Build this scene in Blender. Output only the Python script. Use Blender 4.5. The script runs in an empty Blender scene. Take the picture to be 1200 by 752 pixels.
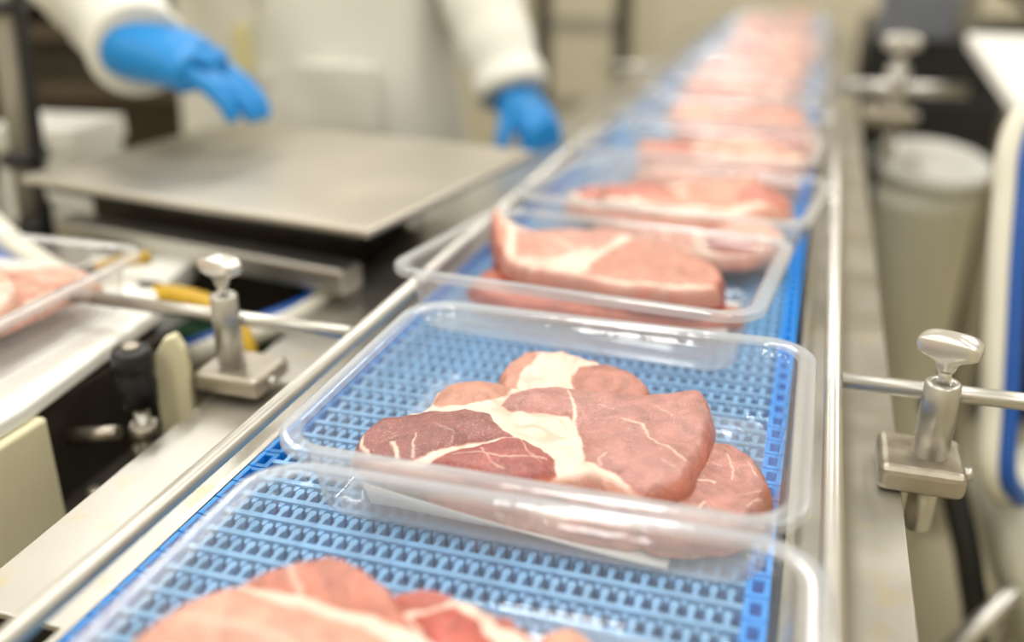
import bpy, bmesh, math, random
import numpy as np
from mathutils import Vector, Matrix
random.seed(7); np.random.seed(7)
sc = bpy.context.scene
C = sc.collection
PI = math.pi
ZR = 0.95                      # world height of the tray rims; heights below are given relative to it

# ------------------------------------------------------------------ camera
F, TH, YAW, CH = 1135.0, math.radians(22.6), math.radians(17.2), 0.235
FW = np.array([-math.sin(YAW)*math.cos(TH), math.cos(YAW)*math.cos(TH), -math.sin(TH)])
RT = np.array([math.cos(YAW), math.sin(YAW), 0.0]); UP = np.cross(RT, FW)
cd = bpy.data.cameras.new('camera'); cam = bpy.data.objects.new('camera', cd); C.objects.link(cam)
cam.location = (0, 0, ZR+CH)
cam.rotation_euler = (PI/2-TH, 0, YAW)
cd.sensor_width = 36; cd.lens = F/1200*36; cd.clip_start = 0.01
cd.dof.use_dof = True; cd.dof.focus_distance = 0.525; cd.dof.aperture_fstop = 2.1
sc.camera = cam
def at(px, py, z):             # the point at height z (above the rims) that the photograph shows at a pixel
    d = FW + RT*(px-600)/F - UP*(py-376)/F
    p = d*((z-CH)/d[2]); return float(p[0]), float(p[1])

# ------------------------------------------------------------------ world, exposure
w = bpy.data.worlds.new('world'); sc.world = w; w.use_nodes = True
w.node_tree.nodes['Background'].inputs[0].default_value = (1, .97, .92, 1)
w.node_tree.nodes['Background'].inputs[1].default_value = 0.3
sc.view_settings.view_transform = 'Standard'; sc.view_settings.look = 'None'
sc.view_settings.gamma = 1; sc.view_settings.use_curve_mapping = False
sc.view_settings.exposure = -0.7
sc.cycles.transparent_max_bounces = 32
sc.cycles.sample_clamp_indirect = 6
LAMP_W = 34.0
def lamp(x, y, z, sx, sy, rz=0):
    l = bpy.data.lights.new('tube_light', 'AREA'); l.shape = 'RECTANGLE'; l.size = sx; l.size_y = sy
    l.energy = LAMP_W; l.color = (1, .985, .95)
    o = bpy.data.objects.new('tube_light', l); C.objects.link(o); o.location = (x, y, z); o.rotation_euler = (0, 0, rz)
LAMPS = [(x, y) for x in (-2.1, -.45, 1.2) for y in (-1.2, .9, 2.6)]
for x, y in LAMPS: lamp(x, y, 2.83, .30, 1.25)

# ------------------------------------------------------------------ helpers
def lin(c):
    return tuple((v/255/12.92 if v/255 <= .04045 else ((v/255+.055)/1.055)**2.4) for v in c)
MATS = {}
def mat(name, rgb, rough=.5, metal=0., var=.0, vscale=20., bump=0., bscale=200., rvar=0., spec=.5, stain=None):
    if name in MATS: return MATS[name]
    m = bpy.data.materials.new(name); m.use_nodes = True; nt = m.node_tree; b = nt.nodes['Principled BSDF']
    c = lin(rgb); b.inputs['Base Color'].default_value = (*c, 1); b.inputs['Roughness'].default_value = rough
    b.inputs['Metallic'].default_value = metal; b.inputs['Specular IOR Level'].default_value = spec
    tc = nt.nodes.new('ShaderNodeTexCoord')
    n = nt.nodes.new('ShaderNodeTexNoise'); n.inputs['Scale'].default_value = vscale; n.inputs['Detail'].default_value = 5
    nt.links.new(tc.outputs['Object'], n.inputs['Vector'])
    if var:
        mr = nt.nodes.new('ShaderNodeMapRange'); mr.inputs[1].default_value = .3; mr.inputs[2].default_value = .7
        mr.inputs[3].default_value = 1-var; mr.inputs[4].default_value = 1+var*.4
        nt.links.new(n.outputs['Fac'], mr.inputs[0])
        mx = nt.nodes.new('ShaderNodeMix'); mx.data_type = 'RGBA'; mx.blend_type = 'MULTIPLY'; mx.inputs[0].default_value = 1
        mx.inputs[6].default_value = (*c, 1); nt.links.new(mr.outputs[0], mx.inputs[7])
        out = mx.outputs[2]
        if stain:
            n2 = nt.nodes.new('ShaderNodeTexNoise'); n2.inputs['Scale'].default_value = vscale*2.3; n2.inputs['Detail'].default_value = 6
            nt.links.new(tc.outputs['Object'], n2.inputs['Vector'])
            m2 = nt.nodes.new('ShaderNodeMapRange'); m2.inputs[1].default_value = .58; m2.inputs[2].default_value = .72; m2.inputs[4].default_value = .6
            nt.links.new(n2.outputs['Fac'], m2.inputs[0])
            x2 = nt.nodes.new('ShaderNodeMix'); x2.data_type = 'RGBA'; nt.links.new(m2.outputs[0], x2.inputs[0])
            nt.links.new(out, x2.inputs[6]); x2.inputs[7].default_value = (*lin(stain), 1); out = x2.outputs[2]
        nt.links.new(out, b.inputs['Base Color'])
    if rvar:
        m3 = nt.nodes.new('ShaderNodeMapRange'); m3.inputs[1].default_value = .3; m3.inputs[2].default_value = .7
        m3.inputs[3].default_value = max(.03, rough-rvar); m3.inputs[4].default_value = rough+rvar
        nt.links.new(n.outputs['Fac'], m3.inputs[0]); nt.links.new(m3.outputs[0], b.inputs['Roughness'])
    if bump:
        nb = nt.nodes.new('ShaderNodeTexNoise'); nb.inputs['Scale'].default_value = bscale
        nt.links.new(tc.outputs['Object'], nb.inputs['Vector'])
        bp = nt.nodes.new('ShaderNodeBump'); bp.inputs['Strength'].default_value = bump; bp.inputs['Distance'].default_value = .001
        nt.links.new(nb.outputs['Fac'], bp.inputs['Height']); nt.links.new(bp.outputs[0], b.inputs['Normal'])
    MATS[name] = m; return m
def plastic(name, milk, graze, tint, gloss=.06, rough=.06):
    """thin clear sheet: straight-through light, a milky share that grows at grazing angles, a glossy skin"""
    m = bpy.data.materials.new(name); m.use_nodes = True; nt = m.node_tree; nt.nodes.clear()
    N = nt.nodes.new; L = nt.links.new
    out = N('ShaderNodeOutputMaterial'); tr = N('ShaderNodeBsdfTransparent'); tr.inputs[0].default_value = (.97, .98, .985, 1)
    df = N('ShaderNodeBsdfDiffuse'); df.inputs[0].default_value = (*tint, 1)
    tl = N('ShaderNodeBsdfTranslucent'); tl.inputs[0].default_value = (*tint, 1)
    hz = N('ShaderNodeMixShader'); hz.inputs[0].default_value = .5; L(df.outputs[0], hz.inputs[1]); L(tl.outputs[0], hz.inputs[2])
    gl = N('ShaderNodeBsdfGlossy'); gl.inputs['Roughness'].default_value = rough
    lw = N('ShaderNodeLayerWeight'); lw.inputs[0].default_value = .35
    mr = N('ShaderNodeMapRange'); mr.inputs[3].default_value = milk; mr.inputs[4].default_value = graze
    L(lw.outputs['Facing'], mr.inputs[0])
    m1 = N('ShaderNodeMixShader'); L(mr.outputs[0], m1.inputs[0]); L(tr.outputs[0], m1.inputs[1]); L(hz.outputs[0], m1.inputs[2])
    tc = N('ShaderNodeTexCoord'); nz = N('ShaderNodeTexNoise'); nz.inputs['Scale'].default_value = 55; nz.inputs['Detail'].default_value = 2
    L(tc.outputs['Object'], nz.inputs['Vector'])
    bp = N('ShaderNodeBump'); bp.inputs['Strength'].default_value = .25; bp.inputs['Distance'].default_value = .002
    L(nz.outputs['Fac'], bp.inputs['Height']); L(bp.outputs[0], gl.inputs['Normal'])
    fr = N('ShaderNodeLayerWeight'); fr.inputs[0].default_value = .5; L(bp.outputs[0], fr.inputs['Normal'])
    pw = N('ShaderNodeMath'); pw.operation = 'POWER'; pw.inputs[1].default_value = 4.; L(fr.outputs['Facing'], pw.inputs[0])
    ad = N('ShaderNodeMath'); ad.operation = 'MULTIPLY_ADD'; ad.use_clamp = True; ad.inputs[1].default_value = .7; ad.inputs[2].default_value = gloss
    L(pw.outputs[0], ad.inputs[0])
    m2 = N('ShaderNodeMixShader'); L(ad.outputs[0], m2.inputs[0]); L(m1.outputs[0], m2.inputs[1]); L(gl.outputs[0], m2.inputs[2])
    L(m2.outputs[0], out.inputs[0]); MATS[name] = m; return m
def link(name, me, m=None, parent=None, smooth=None):
    o = bpy.data.objects.new(name, me); C.objects.link(o)
    if m is not None and not me.materials: me.materials.append(m if not isinstance(m, str) else MATS[m])
    if parent is not None: o.parent = parent
    if smooth is True: me.shade_smooth()
    return o
def tag(o, label=None, cat=None, group=None, kind=None):
    if label: o['label'] = label
    if cat: o['category'] = cat
    if group: o['group'] = group
    if kind: o['kind'] = kind
    return o
def empty(name, x, y, z, label, cat, group=None, rz=0, rx=0):
    o = bpy.data.objects.new(name, None); C.objects.link(o); o.location = (x, y, z+ZR); o.rotation_euler = (rx, 0, rz)
    o.empty_display_size = .02
    return tag(o, label, cat, group)
class MB:
    def __init__(s): s.v = []; s.f = []; s.sm = []
    def add(s, vs, fs, smooth=False):
        k = len(s.v); s.v += [tuple(map(float, p)) for p in vs]; s.f += [tuple(i+k for i in f) for f in fs]; s.sm += [smooth]*len(fs); return s
    def box(s, x0, x1, y0, y1, z0, z1):
        vs = [(x, y, z) for z in (z0, z1) for x, y in ((x0, y0), (x1, y0), (x1, y1), (x0, y1))]
        return s.add(vs, [(3,2,1,0),(4,5,6,7),(0,1,5,4),(1,2,6,5),(2,3,7,6),(3,0,4,7)])
    def prism(s, pts, z0, z1):
        n = len(pts); vs = [(x, y, z0) for x, y in pts]+[(x, y, z1) for x, y in pts]
        return s.add(vs, [tuple(range(n))[::-1], tuple(range(n, 2*n))]+[(i, (i+1) % n, n+(i+1) % n, n+i) for i in range(n)])
    def loft(s, rings, cap=True, smooth=True, closed=False):
        n = len(rings[0]); vs = [p for r in rings for p in r]; fs = []; m = len(rings)
        for j in range(m if closed else m-1):
            a, b = j*n, ((j+1) % m)*n
            for i in range(n): fs.append((a+i, a+(i+1) % n, b+(i+1) % n, b+i))
        s.add(vs, fs, smooth)
        if cap and not closed:
            k = len(s.v)-len(vs); s.f += [tuple(k+i for i in range(n))[::-1], tuple(k+(m-1)*n+i for i in range(n))]; s.sm += [False, False]
        return s
    def tube(s, pts, r, n=14, cap=True):
        pts = [Vector(p) for p in pts]; rr = r if isinstance(r, (list, tuple)) else [r]*len(pts); rings = []; ref = None
        for i, p in enumerate(pts):
            t = (pts[min(i+1, len(pts)-1)]-pts[max(i-1, 0)]).normalized()
            if ref is None: ref = t.orthogonal().normalized()
            ref = (ref-t*ref.dot(t)).normalized(); b = t.cross(ref)
            rings.append([p+(ref*math.cos(2*PI*k/n)+b*math.sin(2*PI*k/n))*rr[i] for k in range(n)])
        return s.loft(rings, cap)
    def lathe(s, prof, cx=0, cy=0, n=28):
        return s.loft([[(cx+r*math.cos(2*PI*k/n), cy+r*math.sin(2*PI*k/n), z) for k in range(n)] for r, z in prof])
    def mesh(s, name):
        me = bpy.data.meshes.new(name); me.from_pydata(s.v, [], s.f); me.update()
        me.polygons.foreach_set('use_smooth', s.sm); return me
    def build(s, name, m, parent=None, bevel=0):
        me = s.mesh(name)
        if bevel:
            bm = bmesh.new(); bm.from_mesh(me); bmesh.ops.remove_doubles(bm, verts=bm.verts, dist=1e-6)
            bmesh.ops.bevel(bm, geom=[e for e in bm.edges if len(e.link_faces) == 2 and e.calc_face_angle(0) > .6], offset=bevel, segments=3, profile=.5, affect='EDGES', clamp_overlap=True)
            bm.to_mesh(me); bm.free()
        return link(name, me, m, parent)
def smoothpath(pts, n=8):
    P = [Vector(p) for p in pts]; out = []
    for i in range(len(P)-1):
        a, b, c, d = P[max(i-1, 0)], P[i], P[i+1], P[min(i+2, len(P)-1)]
        for k in range(n):
            t = k/n; out.append(.5*((2*b)+(c-a)*t+(2*a-5*b+4*c-d)*t*t+(3*b-3*c+d-a)*t**3))
    return out+[P[-1]]
def top(o):                                    # top-level mesh things are modelled in rim-relative height
    o.location.z += ZR; return o

# ------------------------------------------------------------------ materials
STEEL = mat('brushed_steel', (186, 182, 173), .36, .88, .10, 14, .05, 500, .08, stain=(190, 172, 120))
RAIL = mat('polished_steel', (196, 193, 186), .36, .9, .05, 30, rvar=.05)
CAST = mat('cast_steel', (178, 170, 156), .38, .85, .10, 60, .15, 400, .08)
CHROME = mat('chrome', (226, 223, 217), .32, .85, .04, 60)
DARKM = mat('dark_metal', (64, 58, 50), .5, .5, .25, 12)
BLACKP = mat('black_plastic', (26, 26, 27), .42, 0, .15, 30)
HDPE = mat('cream_polyethylene', (226, 218, 184), .45, 0, .06, 12, .05, 300)
WHITEP = mat('white_plastic', (238, 237, 230), .4, 0, .04, 10)
BELTB = mat('blue_acetal', (26, 150, 244), .38, 0, .12, 60, stain=(104, 124, 150))
BEDM = mat('blue_grey_bed', (16, 44, 86), .5, .0, .3, 40)
BELTW = mat('worn_glare_blue_acetal', (126, 178, 224), .4, 0, .28, 45, stain=(58, 116, 190))  # scuffed grid, its wet glare also put into the pale colour
GLOVE = mat('blue_nitrile', (12, 132, 206), .42, 0, .08, 25, .2, 90)
COAT = mat('white_cotton', (226, 224, 214), .85, 0, .06, 6, .25, 60, spec=.2)
SKIN = mat('skin', (205, 160, 135), .55, 0, .05, 20)
TROUS = mat('grey_cotton', (120, 118, 112), .85, 0, .06, 10)
PADM = mat('absorbent_paper', (244, 242, 236), .8, 0, .03, 40, .3, 500)
nt = PADM.node_tree; _tl = nt.nodes.new('ShaderNodeBsdfTranslucent'); _tl.inputs[0].default_value = (.92, .91, .88, 1); _mx = nt.nodes.new('ShaderNodeMixShader'); _mx.inputs[0].default_value = .45
nt.links.new(nt.nodes['Principled BSDF'].outputs[0], _mx.inputs[1]); nt.links.new(_tl.outputs[0], _mx.inputs[2]); nt.links.new(_mx.outputs[0], nt.nodes['Material Output'].inputs[0])   # thin paper lets light through
YEL = mat('yellow_rubber', (196, 156, 22), .5, 0, .25, 60)
HOSEW = mat('white_hose', (226, 222, 206), .4, 0, .06, 10)
HOSEB = mat('blue_hose', (24, 84, 168), .35, 0, .08, 10)
GREEN = mat('dark_green_enamel', (22, 58, 34), .4, 0, .2, 20)
GREYM = mat('grey_enamel', (150, 145, 132), .45, .2, .1, 10)
WALLM = mat('beige_wall_paint', (208, 200, 176), .6, 0, .04, 1.5)
FLOORM = mat('resin_floor', (178, 170, 146), .45, 0, .12, 4, .1, 60)
CEILM = mat('ceiling_paint', (232, 230, 222), .8, 0, .03, 2)
TBODY = plastic('clear_tray_sheet', .13, .22, (.92, .94, .96), .06, .08)
TRIM = plastic('clear_tray_rim', .36, .62, (.95, .96, .97), .09, .10)
TBASE = plastic('clear_tray_base', .28, .42, (.94, .955, .97), .06, .12)

def meat_material():
    m = bpy.data.materials.new('raw_pork'); m.use_nodes = True; nt = m.node_tree; b = nt.nodes['Principled BSDF']; N = nt.nodes.new; L = nt.links.new
    a = N('ShaderNodeAttribute'); a.attribute_name = 'flesh'; f = N('ShaderNodeAttribute'); f.attribute_name = 'fat'
    tc = N('ShaderNodeTexCoord')
    n1 = N('ShaderNodeTexNoise'); n1.inputs['Scale'].default_value = 900; n1.inputs['Detail'].default_value = 3; L(tc.outputs['Object'], n1.inputs['Vector'])
    n2 = N('ShaderNodeTexNoise'); n2.inputs['Scale'].default_value = 70; n2.inputs['Detail'].default_value = 6; n2.inputs['Distortion'].default_value = 1.2; L(tc.outputs['Object'], n2.inputs['Vector'])
    r1 = N('ShaderNodeMapRange'); r1.inputs[1].default_value = .3; r1.inputs[2].default_value = .7; r1.inputs[3].default_value = .72; r1.inputs[4].default_value = 1.2; L(n2.outputs['Fac'], r1.inputs[0])
    mx = N('ShaderNodeMix'); mx.data_type = 'RGBA'; mx.blend_type = 'MULTIPLY'; mx.inputs[0].default_value = 1; L(a.outputs['Color'], mx.inputs[6]); L(r1.outputs[0], mx.inputs[7])
    r2 = N('ShaderNodeMapRange'); r2.inputs[1].default_value = .56; r2.inputs[2].default_value = .74; r2.inputs[4].default_value = .45; L(n1.outputs['Fac'], r2.inputs[0])
    mz = N('ShaderNodeMix'); mz.data_type = 'RGBA'; L(r2.outputs[0], mz.inputs[0]); L(mx.outputs[2], mz.inputs[6]); mz.inputs[7].default_value = (*lin((226, 190, 170)), 1)
    mf = N('ShaderNodeMix'); mf.data_type = 'RGBA'; L(f.outputs['Fac'], mf.inputs[0]); L(mz.outputs[2], mf.inputs[6])
    fc = N('ShaderNodeMix'); fc.data_type = 'RGBA'; L(n2.outputs['Fac'], fc.inputs[0]); fc.inputs[6].default_value = (*lin((238, 223, 208)), 1); fc.inputs[7].default_value = (*lin((224, 186, 166)), 1)
    L(fc.outputs[2], mf.inputs[7]); L(mf.outputs[2], b.inputs['Base Color'])
    b.inputs['Roughness'].default_value = .32; b.inputs['Specular IOR Level'].default_value = .5
    b.inputs['Subsurface Weight'].default_value = .18; b.inputs['Subsurface Radius'].default_value = (.006, .002, .0015); b.inputs['Subsurface Scale'].default_value = 1
    bp = N('ShaderNodeBump'); bp.inputs['Strength'].default_value = .6; bp.inputs['Distance'].default_value = .0008
    ad = N('ShaderNodeMath'); L(n1.outputs['Fac'], ad.inputs[0]); L(n2.outputs['Fac'], ad.inputs[1]); L(ad.outputs[0], bp.inputs['Height']); L(bp.outputs[0], b.inputs['Normal'])
    MATS['raw_pork'] = m; return m
MEAT = meat_material()

# ------------------------------------------------------------------ the room
def struct(name, mb, m): return top(tag(mb.build(name, m), kind='structure'))
RX0, RX1, RY0, RY1, RH = -3.2, 2.4, -2.2, 4.2, 2.05
struct('floor', MB().box(RX0-.1, RX1+.1, RY0-.1, RY1+.1, -ZR-.1, -ZR), FLOORM)
struct('ceiling', MB().box(RX0-.1, RX1+.1, RY0-.1, RY1+.1, RH, RH+.1), CEILM)
struct('wall_back', MB().box(RX0-.1, RX1+.1, RY1, RY1+.1, -ZR, RH), WALLM)
struct('wall_front', MB().box(RX0-.1, RX1+.1, RY0-.1, RY0, -ZR, RH), WALLM)
struct('wall_left', MB().box(RX0-.1, RX0, RY0, RY1, -ZR, RH), WALLM)
struct('wall_right', MB().box(RX1, RX1+.1, RY0, RY1, -ZR, RH), WALLM)
struct('baseboard_back', MB().box(RX0, RX1, RY1-.02, RY1, -ZR, -ZR+.12), GREYM)
cols = {-2.1: 'left', -.45: 'middle', 1.2: 'right'}; rows = {-1.2: 'front', .9: 'centre', 2.6: 'back'}
for x, y in LAMPS:
    t = empty('ceiling_light', x, y, RH, 'long white tube light on the ceiling, %s row, %s column' % (rows[y], cols[x]), 'ceiling light', 'ceiling tube lights')
    MB().box(-.17, .17, -.65, .65, -.12, -.08).box(-.02, .02, -.5, -.46, -.08, 0).box(-.02, .02, .46, .5, -.08, 0).build('housing', WHITEP, t)

# ------------------------------------------------------------------ blue modular belt
BX0, BX1, BZ, PITCH = -.281, .006, -.049, .0166
def link_mesh():
    mb = MB(); x0, x1 = BX0+.013, BX1-.013
    mb.box(x0-.002, x1+.002, -.0019, .0017, -.009, 0)
    ng = None; nf = 33; st = (x1-x0)/nf
    for i in range(nf):
        cx = x0+(i+.5)*st
        tear = [(cx-.0013, .001), (cx+.0013, .001), (cx+.0012, .0065), (cx+.0021, .0090), (cx+.0018, .0116), (cx, .0127), (cx-.0018, .0116), (cx-.0021, .0090), (cx-.0012, .0065)]
        mb.prism(tear, -.0085, -.0008)
        c2 = cx+st/2
        if i < nf-1:
            mb.prism([(c2-.0010, -.0054), (c2, -.0062), (c2+.0010, -.0054), (c2+.0018, -.001), (c2-.0018, -.001)], -.0085, -.0012)
    ng = len(mb.f)
    for a, b in ((BX0, BX0+.011), (BX1-.011, BX1)):
        h = PITCH/2-.0006
        mb.box(a, a+.0028, -h, h, -.010, 0).box(b-.0028, b, -h, h, -.010, 0).box(a+.0028, b-.0028, -h, -h+.003, -.010, -.0003).box(a+.0028, b-.0028, h-.003, h, -.010, -.0003)
    me = mb.mesh('belt_link'); me.materials.append(BELTB); me.materials.append(BELTW)
    for p in me.polygons: p.material_index = 1 if p.index < ng else 0
    return me
belt = empty('conveyor_belt', -.137, .05, BZ, 'blue plastic modular grid belt running away under the row of trays', 'conveyor belt')
lm = link_mesh()
for i in range(186):
    o = link('belt_link', lm, None, belt); o.location = (.137, i*PITCH, 0)

# ------------------------------------------------------------------ conveyor frame
PZ = -.075
fr = empty('belt_conveyor', -.137, .3, -ZR, 'stainless steel conveyor frame with flat plates either side of the blue belt', 'conveyor')
FX, FY, FZ = .137, -.3, 0                      # parts of the frame are laid out from its own base
def fpart(name, mb, m, bevel=0):
    o = mb.build(name, m, fr, bevel); o.location = (FX, FY, ZR); return o
fpart('top_plate', MB().prism([(-.288, .288), (-.374, .288), (-.400, 1.0), (-.404, 3.1), (-.288, 3.1)], PZ-.004, PZ), STEEL, .001)
fpart('top_plate', MB().prism([(.012, .05), (.0745, .05), (.0745, 3.1), (.012, 3.1)], PZ-.004, PZ), STEEL, .001)
fpart('side_plate', MB().box(-.290, -.286, .05, 3.1, -.20, -.053), STEEL)
fpart('side_plate', MB().box(.011, .015, .05, 3.1, -.20, -.053), STEEL)
fpart('slider_bed', MB().box(-.284, .010, .05, 3.1, -.068, -.063), BEDM)
fpart('bottom_panel', MB().box(-.395, .060, .05, 3.1, -.215, -.205), DARKM)
for y in (.35, 1.7, 2.95):
    for x in (-.36, .03):
        fpart('leg', MB().box(x, x+.04, y, y+.04, -ZR, -.215), STEEL, .003)
fpart('crossbeam', MB().box(-.36, .07, 1.71, 1.73, -.75, -.71), STEEL)

# guide rails with their cross rods
def rail(x, label, rods):
    t = empty('guide_rail', x, .05, -.025, label, 'guide rail', 'round steel guide rails beside the belt')
    MB().tube([(0, 0, 0), (0, 3.0, 0)], .0052, 20).build('rail_bar', RAIL, t)
    for y, xe, r in rods:
        s = 1 if xe > x else -1
        MB().tube([(s*.005, y-.05, 0), (xe-x, y-.05+(xe-x)*0.02*s, 0)], r, 18).build('cross_rod', RAIL, t)
rail(.030, 'round steel guide rail running along the right of the trays', [(.566, .215, .0052), (1.74, .235, .011)])
rail(-.277, 'round steel guide rail running along the left of the trays', [(.543, -.515, .0052), (1.86, -.40, .0052)])

def clamp(x, y, z0, zt, label, s=1., rz=0, hr=.3, blk=(-.029, .019, -.024, .024)):
    t = empty('rail_clamp', x, y, z0, label, 'clamp', 'clamps holding the guide rails', rz)
    MB().box(blk[0]*s, blk[1]*s, blk[2]*s, blk[3]*s, 0, .017*s).build('block', CAST, t, .005*s)
    b0 = .016*s; h = zt-z0
    MB().lathe([(.0102*s, b0-.002), (.0102*s, h-.0012), (.009*s, h), (.0052*s, h), (.0052*s, h-.004)]).build('post', RAIL, t)
    MB().lathe([(.0078*s, -.034*s), (.0082*s, -.033*s), (.0082*s, .001)]).build('stub', RAIL, t)
    MB().tube([(blk[1]*s-.001, -.004*s, .009*s), ((blk[1]+.0055)*s, -.004*s, .009*s)], .0042*s, 6).build('bolt', RAIL, t)
    hd = MB().lathe([(.0036*s, h-.004), (.0036*s, h+.010*s)])
    hd = hd.build('stem', CHROME, t)
    ring = lambda a, b, z, e=2.6, dz=0: [((abs(math.cos(u))**(2/e)*math.copysign(1, math.cos(u)))*a*s, (abs(math.sin(u))**(2/e)*math.copysign(1, math.sin(u)))*b*s, h+(z+dz*abs(math.cos(u))**2)*s) for u in [2*PI*k/32 for k in range(32)]]
    o = MB().loft([ring(.0045, .0045, .007, 2), ring(.0054, .0052, .009, 2), ring(.0062, .0056, .0120, 2), ring(.0092, .0066, .0145, 2.4), ring(.0138, .0078, .0163, 3), ring(.0166, .0084, .0182, 3.6), ring(.0174, .0086, .0210, 4), ring(.0174, .0086, .0262, 4, -.0018), ring(.0164, .0078, .0286, 4, -.0026), ring(.0130, .0056, .0296, 3, -.0026), ring(.005, .002, .0300, 2.2, -.0004)]).build('handle', CHROME, t)
    o.rotation_euler = (0, 0, hr); hd.rotation_euler = (0, 0, 0)
    return t
clamp(.089, .551, PZ, -.011, 'steel clamp post with chrome T-handle on the right plate, in sharp view', 1.0, 0, -.35)
clamp(-.372, .533, PZ+.004, -.003, 'steel clamp post with chrome T-handle on the left plate beside the black knob', .92, 0, -.25, (-.022, .034, -.022, .028))
clamp(.125, 1.745, PZ-.01, .01, 'blurred steel clamp with ball-like handle far along the right plate', 1.7, 0, 0)

# ------------------------------------------------------------------ clear trays
TW, TD, TH_ = .258, .208, .047
def rrect(hw, hd, r, z, nc=14, ns=22, flute=0., rib=0.):
    pts = []
    for cx, cy, a0 in ((hw-r, -hd+r, -PI/2), (hw-r, hd-r, 0), (-hw+r, hd-r, PI/2), (-hw+r, -hd+r, PI)):
        m = nc*2
        for k in range(m+1):
            u = k/m; a = a0+u*PI/2; rr = r+flute*math.sin(u*PI*9)*math.sin(u*PI)
            pts.append((cx+rr*math.cos(a), cy+rr*math.sin(a), z))
        nx = {-PI/2: (hw, 1), 0: (hd, 0), PI/2: (hw, 1), PI: (hd, 0)}[a0]
        a1 = a0+PI/2; ex, ey = cx+r*math.cos(a1), cy+r*math.sin(a1); tx, ty = -math.sin(a1), math.cos(a1)
        Lh = 2*((hd if nx[1] else hw)-r)
        for k in range(1, ns):
            u = k/ns; q = rib*max(0, math.cos(u*2*PI*5))**8
            pts.append((ex+tx*Lh*u+math.cos(a1)*-q, ey+ty*Lh*u+math.sin(a1)*-q, z))
    return pts
def tray_meshes():
    hw, hd = TW/2, TD/2
    rim = MB().loft([rrect(hw, hd, .030, -.0055), rrect(hw, hd, .030, -.0012), rrect(hw-.0008, hd-.0008, .0292, -.0002), rrect(hw-.002, hd-.002, .028, 0), rrect(hw-.0085, hd-.0085, .0225, 0), rrect(hw-.0098, hd-.0098, .0215, -.0008), rrect(hw-.0105, hd-.0105, .021, -.0025)], cap=False)
    rings = [rrect(hw-.0105, hd-.0105, .021, -.0025), rrect(hw-.011, hd-.011, .0205, -.005), rrect(hw-.0125, hd-.0125, .020, -.0056, flute=.0004)]
    for k in range(1, 7):
        u = k/6; rings.append(rrect(hw-.0125-.0045*u, hd-.0125-.0045*u, .020, -.0056-(TH_-.0106)*u, flute=.0011, rib=.0007))
    rings += [rrect(hw-.0182, hd-.0182, .019, -TH_+.0024), rrect(hw-.0205, hd-.0205, .018, -TH_+.0004), rrect(hw-.023, hd-.023, .017, -TH_)]
    body = MB().loft(rings, cap=False)
    br = [rrect(hw-.023, hd-.023, .017, -TH_)]
    for k, (i, z) in enumerate([(.030, 0), (.0315, .0012), (.0345, .0012), (.036, 0), (.052, 0), (.0535, .001), (.056, .001), (.0575, 0), (.075, 0), (.0765, .001), (.079, .001), (.0805, 0), (.098, 0)]):
        br.append(rrect(hw-i, hd-i, max(.004, .017-(i-.023)*.15), -TH_+z))
    base = MB().loft(br, cap=False)
    n = len(br[0]); k = len(base.v)-n; base.f.append(tuple(k+i for i in range(n))); base.sm.append(False)
    return rim.mesh('rim'), body.mesh('wall'), base.mesh('base')
rm, bm_, bs = tray_meshes(); rm.materials.append(TRIM); bm_.materials.append(TBODY); bs.materials.append(TBASE)
TRAYS = {}
def tray(key, x, y, z, rz, rx, label, group='clear plastic trays along the blue belt'):
    t = empty('plastic_tray', x, y, z, label, 'tray', group, rz, rx)
    link('rim', rm, None, t); link('wall', bm_, None, t); link('base', bs, None, t)
    TRAYS[key] = t; return t
tray(0, -.101, .249, -.0006, .015, -.010, 'clear plastic tray nearest the camera, cut off at the bottom edge')
tray(1, -.1105, .4585, 0, .003, 0, 'clear plastic tray in sharp focus holding dark pink pork slices')
tray(2, -.137, .668, .0075, -.075, -.052, 'clear plastic tray directly behind the sharply focused one, slightly askew')
ordn = ['third', 'fourth', 'fifth', 'sixth', 'seventh', 'eighth', 'ninth', 'tenth', 'eleventh', 'last']
NT = 10
for k in range(NT):
    x = -.110+[.0, -.004, .004, 0, .003, -.003, 0, .004, 0, 0][k]
    tray(3+k, x, .880+k*.204, .0075, [-.10, -.05, -.03, -.04, -.02, .01, -.03, 0, .02, 0][k], -.052,
         'blurred clear meat tray, %s behind the sharply focused tray' % {0: 'second', 1: 'third', 2: 'fourth', 3: 'fifth', 4: 'sixth', 5: 'seventh', 6: 'eighth', 7: 'ninth', 8: 'tenth', 9: 'eleventh'}[k])

# ------------------------------------------------------------------ pork steaks
def resample(poly, n):
    P = np.array(poly, float)
    for _ in range(3):                          # corner cutting keeps the outline soft
        Q = np.roll(P, -1, 0); P = np.stack([.75*P+.25*Q, .25*P+.75*Q], 1).reshape(-1, 2)
    return P
def sdf(pts, poly):                             # positive inside
    P = np.array(poly, float); Q = np.roll(P, -1, 0); d = np.full(len(pts), 1e9); ins = np.zeros(len(pts), bool)
    for a, b in zip(P, Q):
        e = b-a; wv = pts-a; t = np.clip((wv@e)/max(e@e, 1e-12), 0, 1); d = np.minimum(d, np.hypot(*(wv-t[:, None]*e).T))
        c = ((a[1] <= pts[:, 1]) != (b[1] <= pts[:, 1])) & (pts[:, 0] < (b[0]-a[0])*(pts[:, 1]-a[1])/((b[1]-a[1]) if b[1] != a[1] else 1e-12)+a[0]); ins ^= c
    return np.where(ins, d, -d)
def dline(pts, line):
    P = np.array(line, float); d = np.full(len(pts), 1e9)
    for a, b in zip(P[:-1], P[1:]):
        e = b-a; wv = pts-a; t = np.clip((wv@e)/max(e@e, 1e-12), 0, 1); d = np.minimum(d, np.hypot(*(wv-t[:, None]*e).T))
    return d
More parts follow.
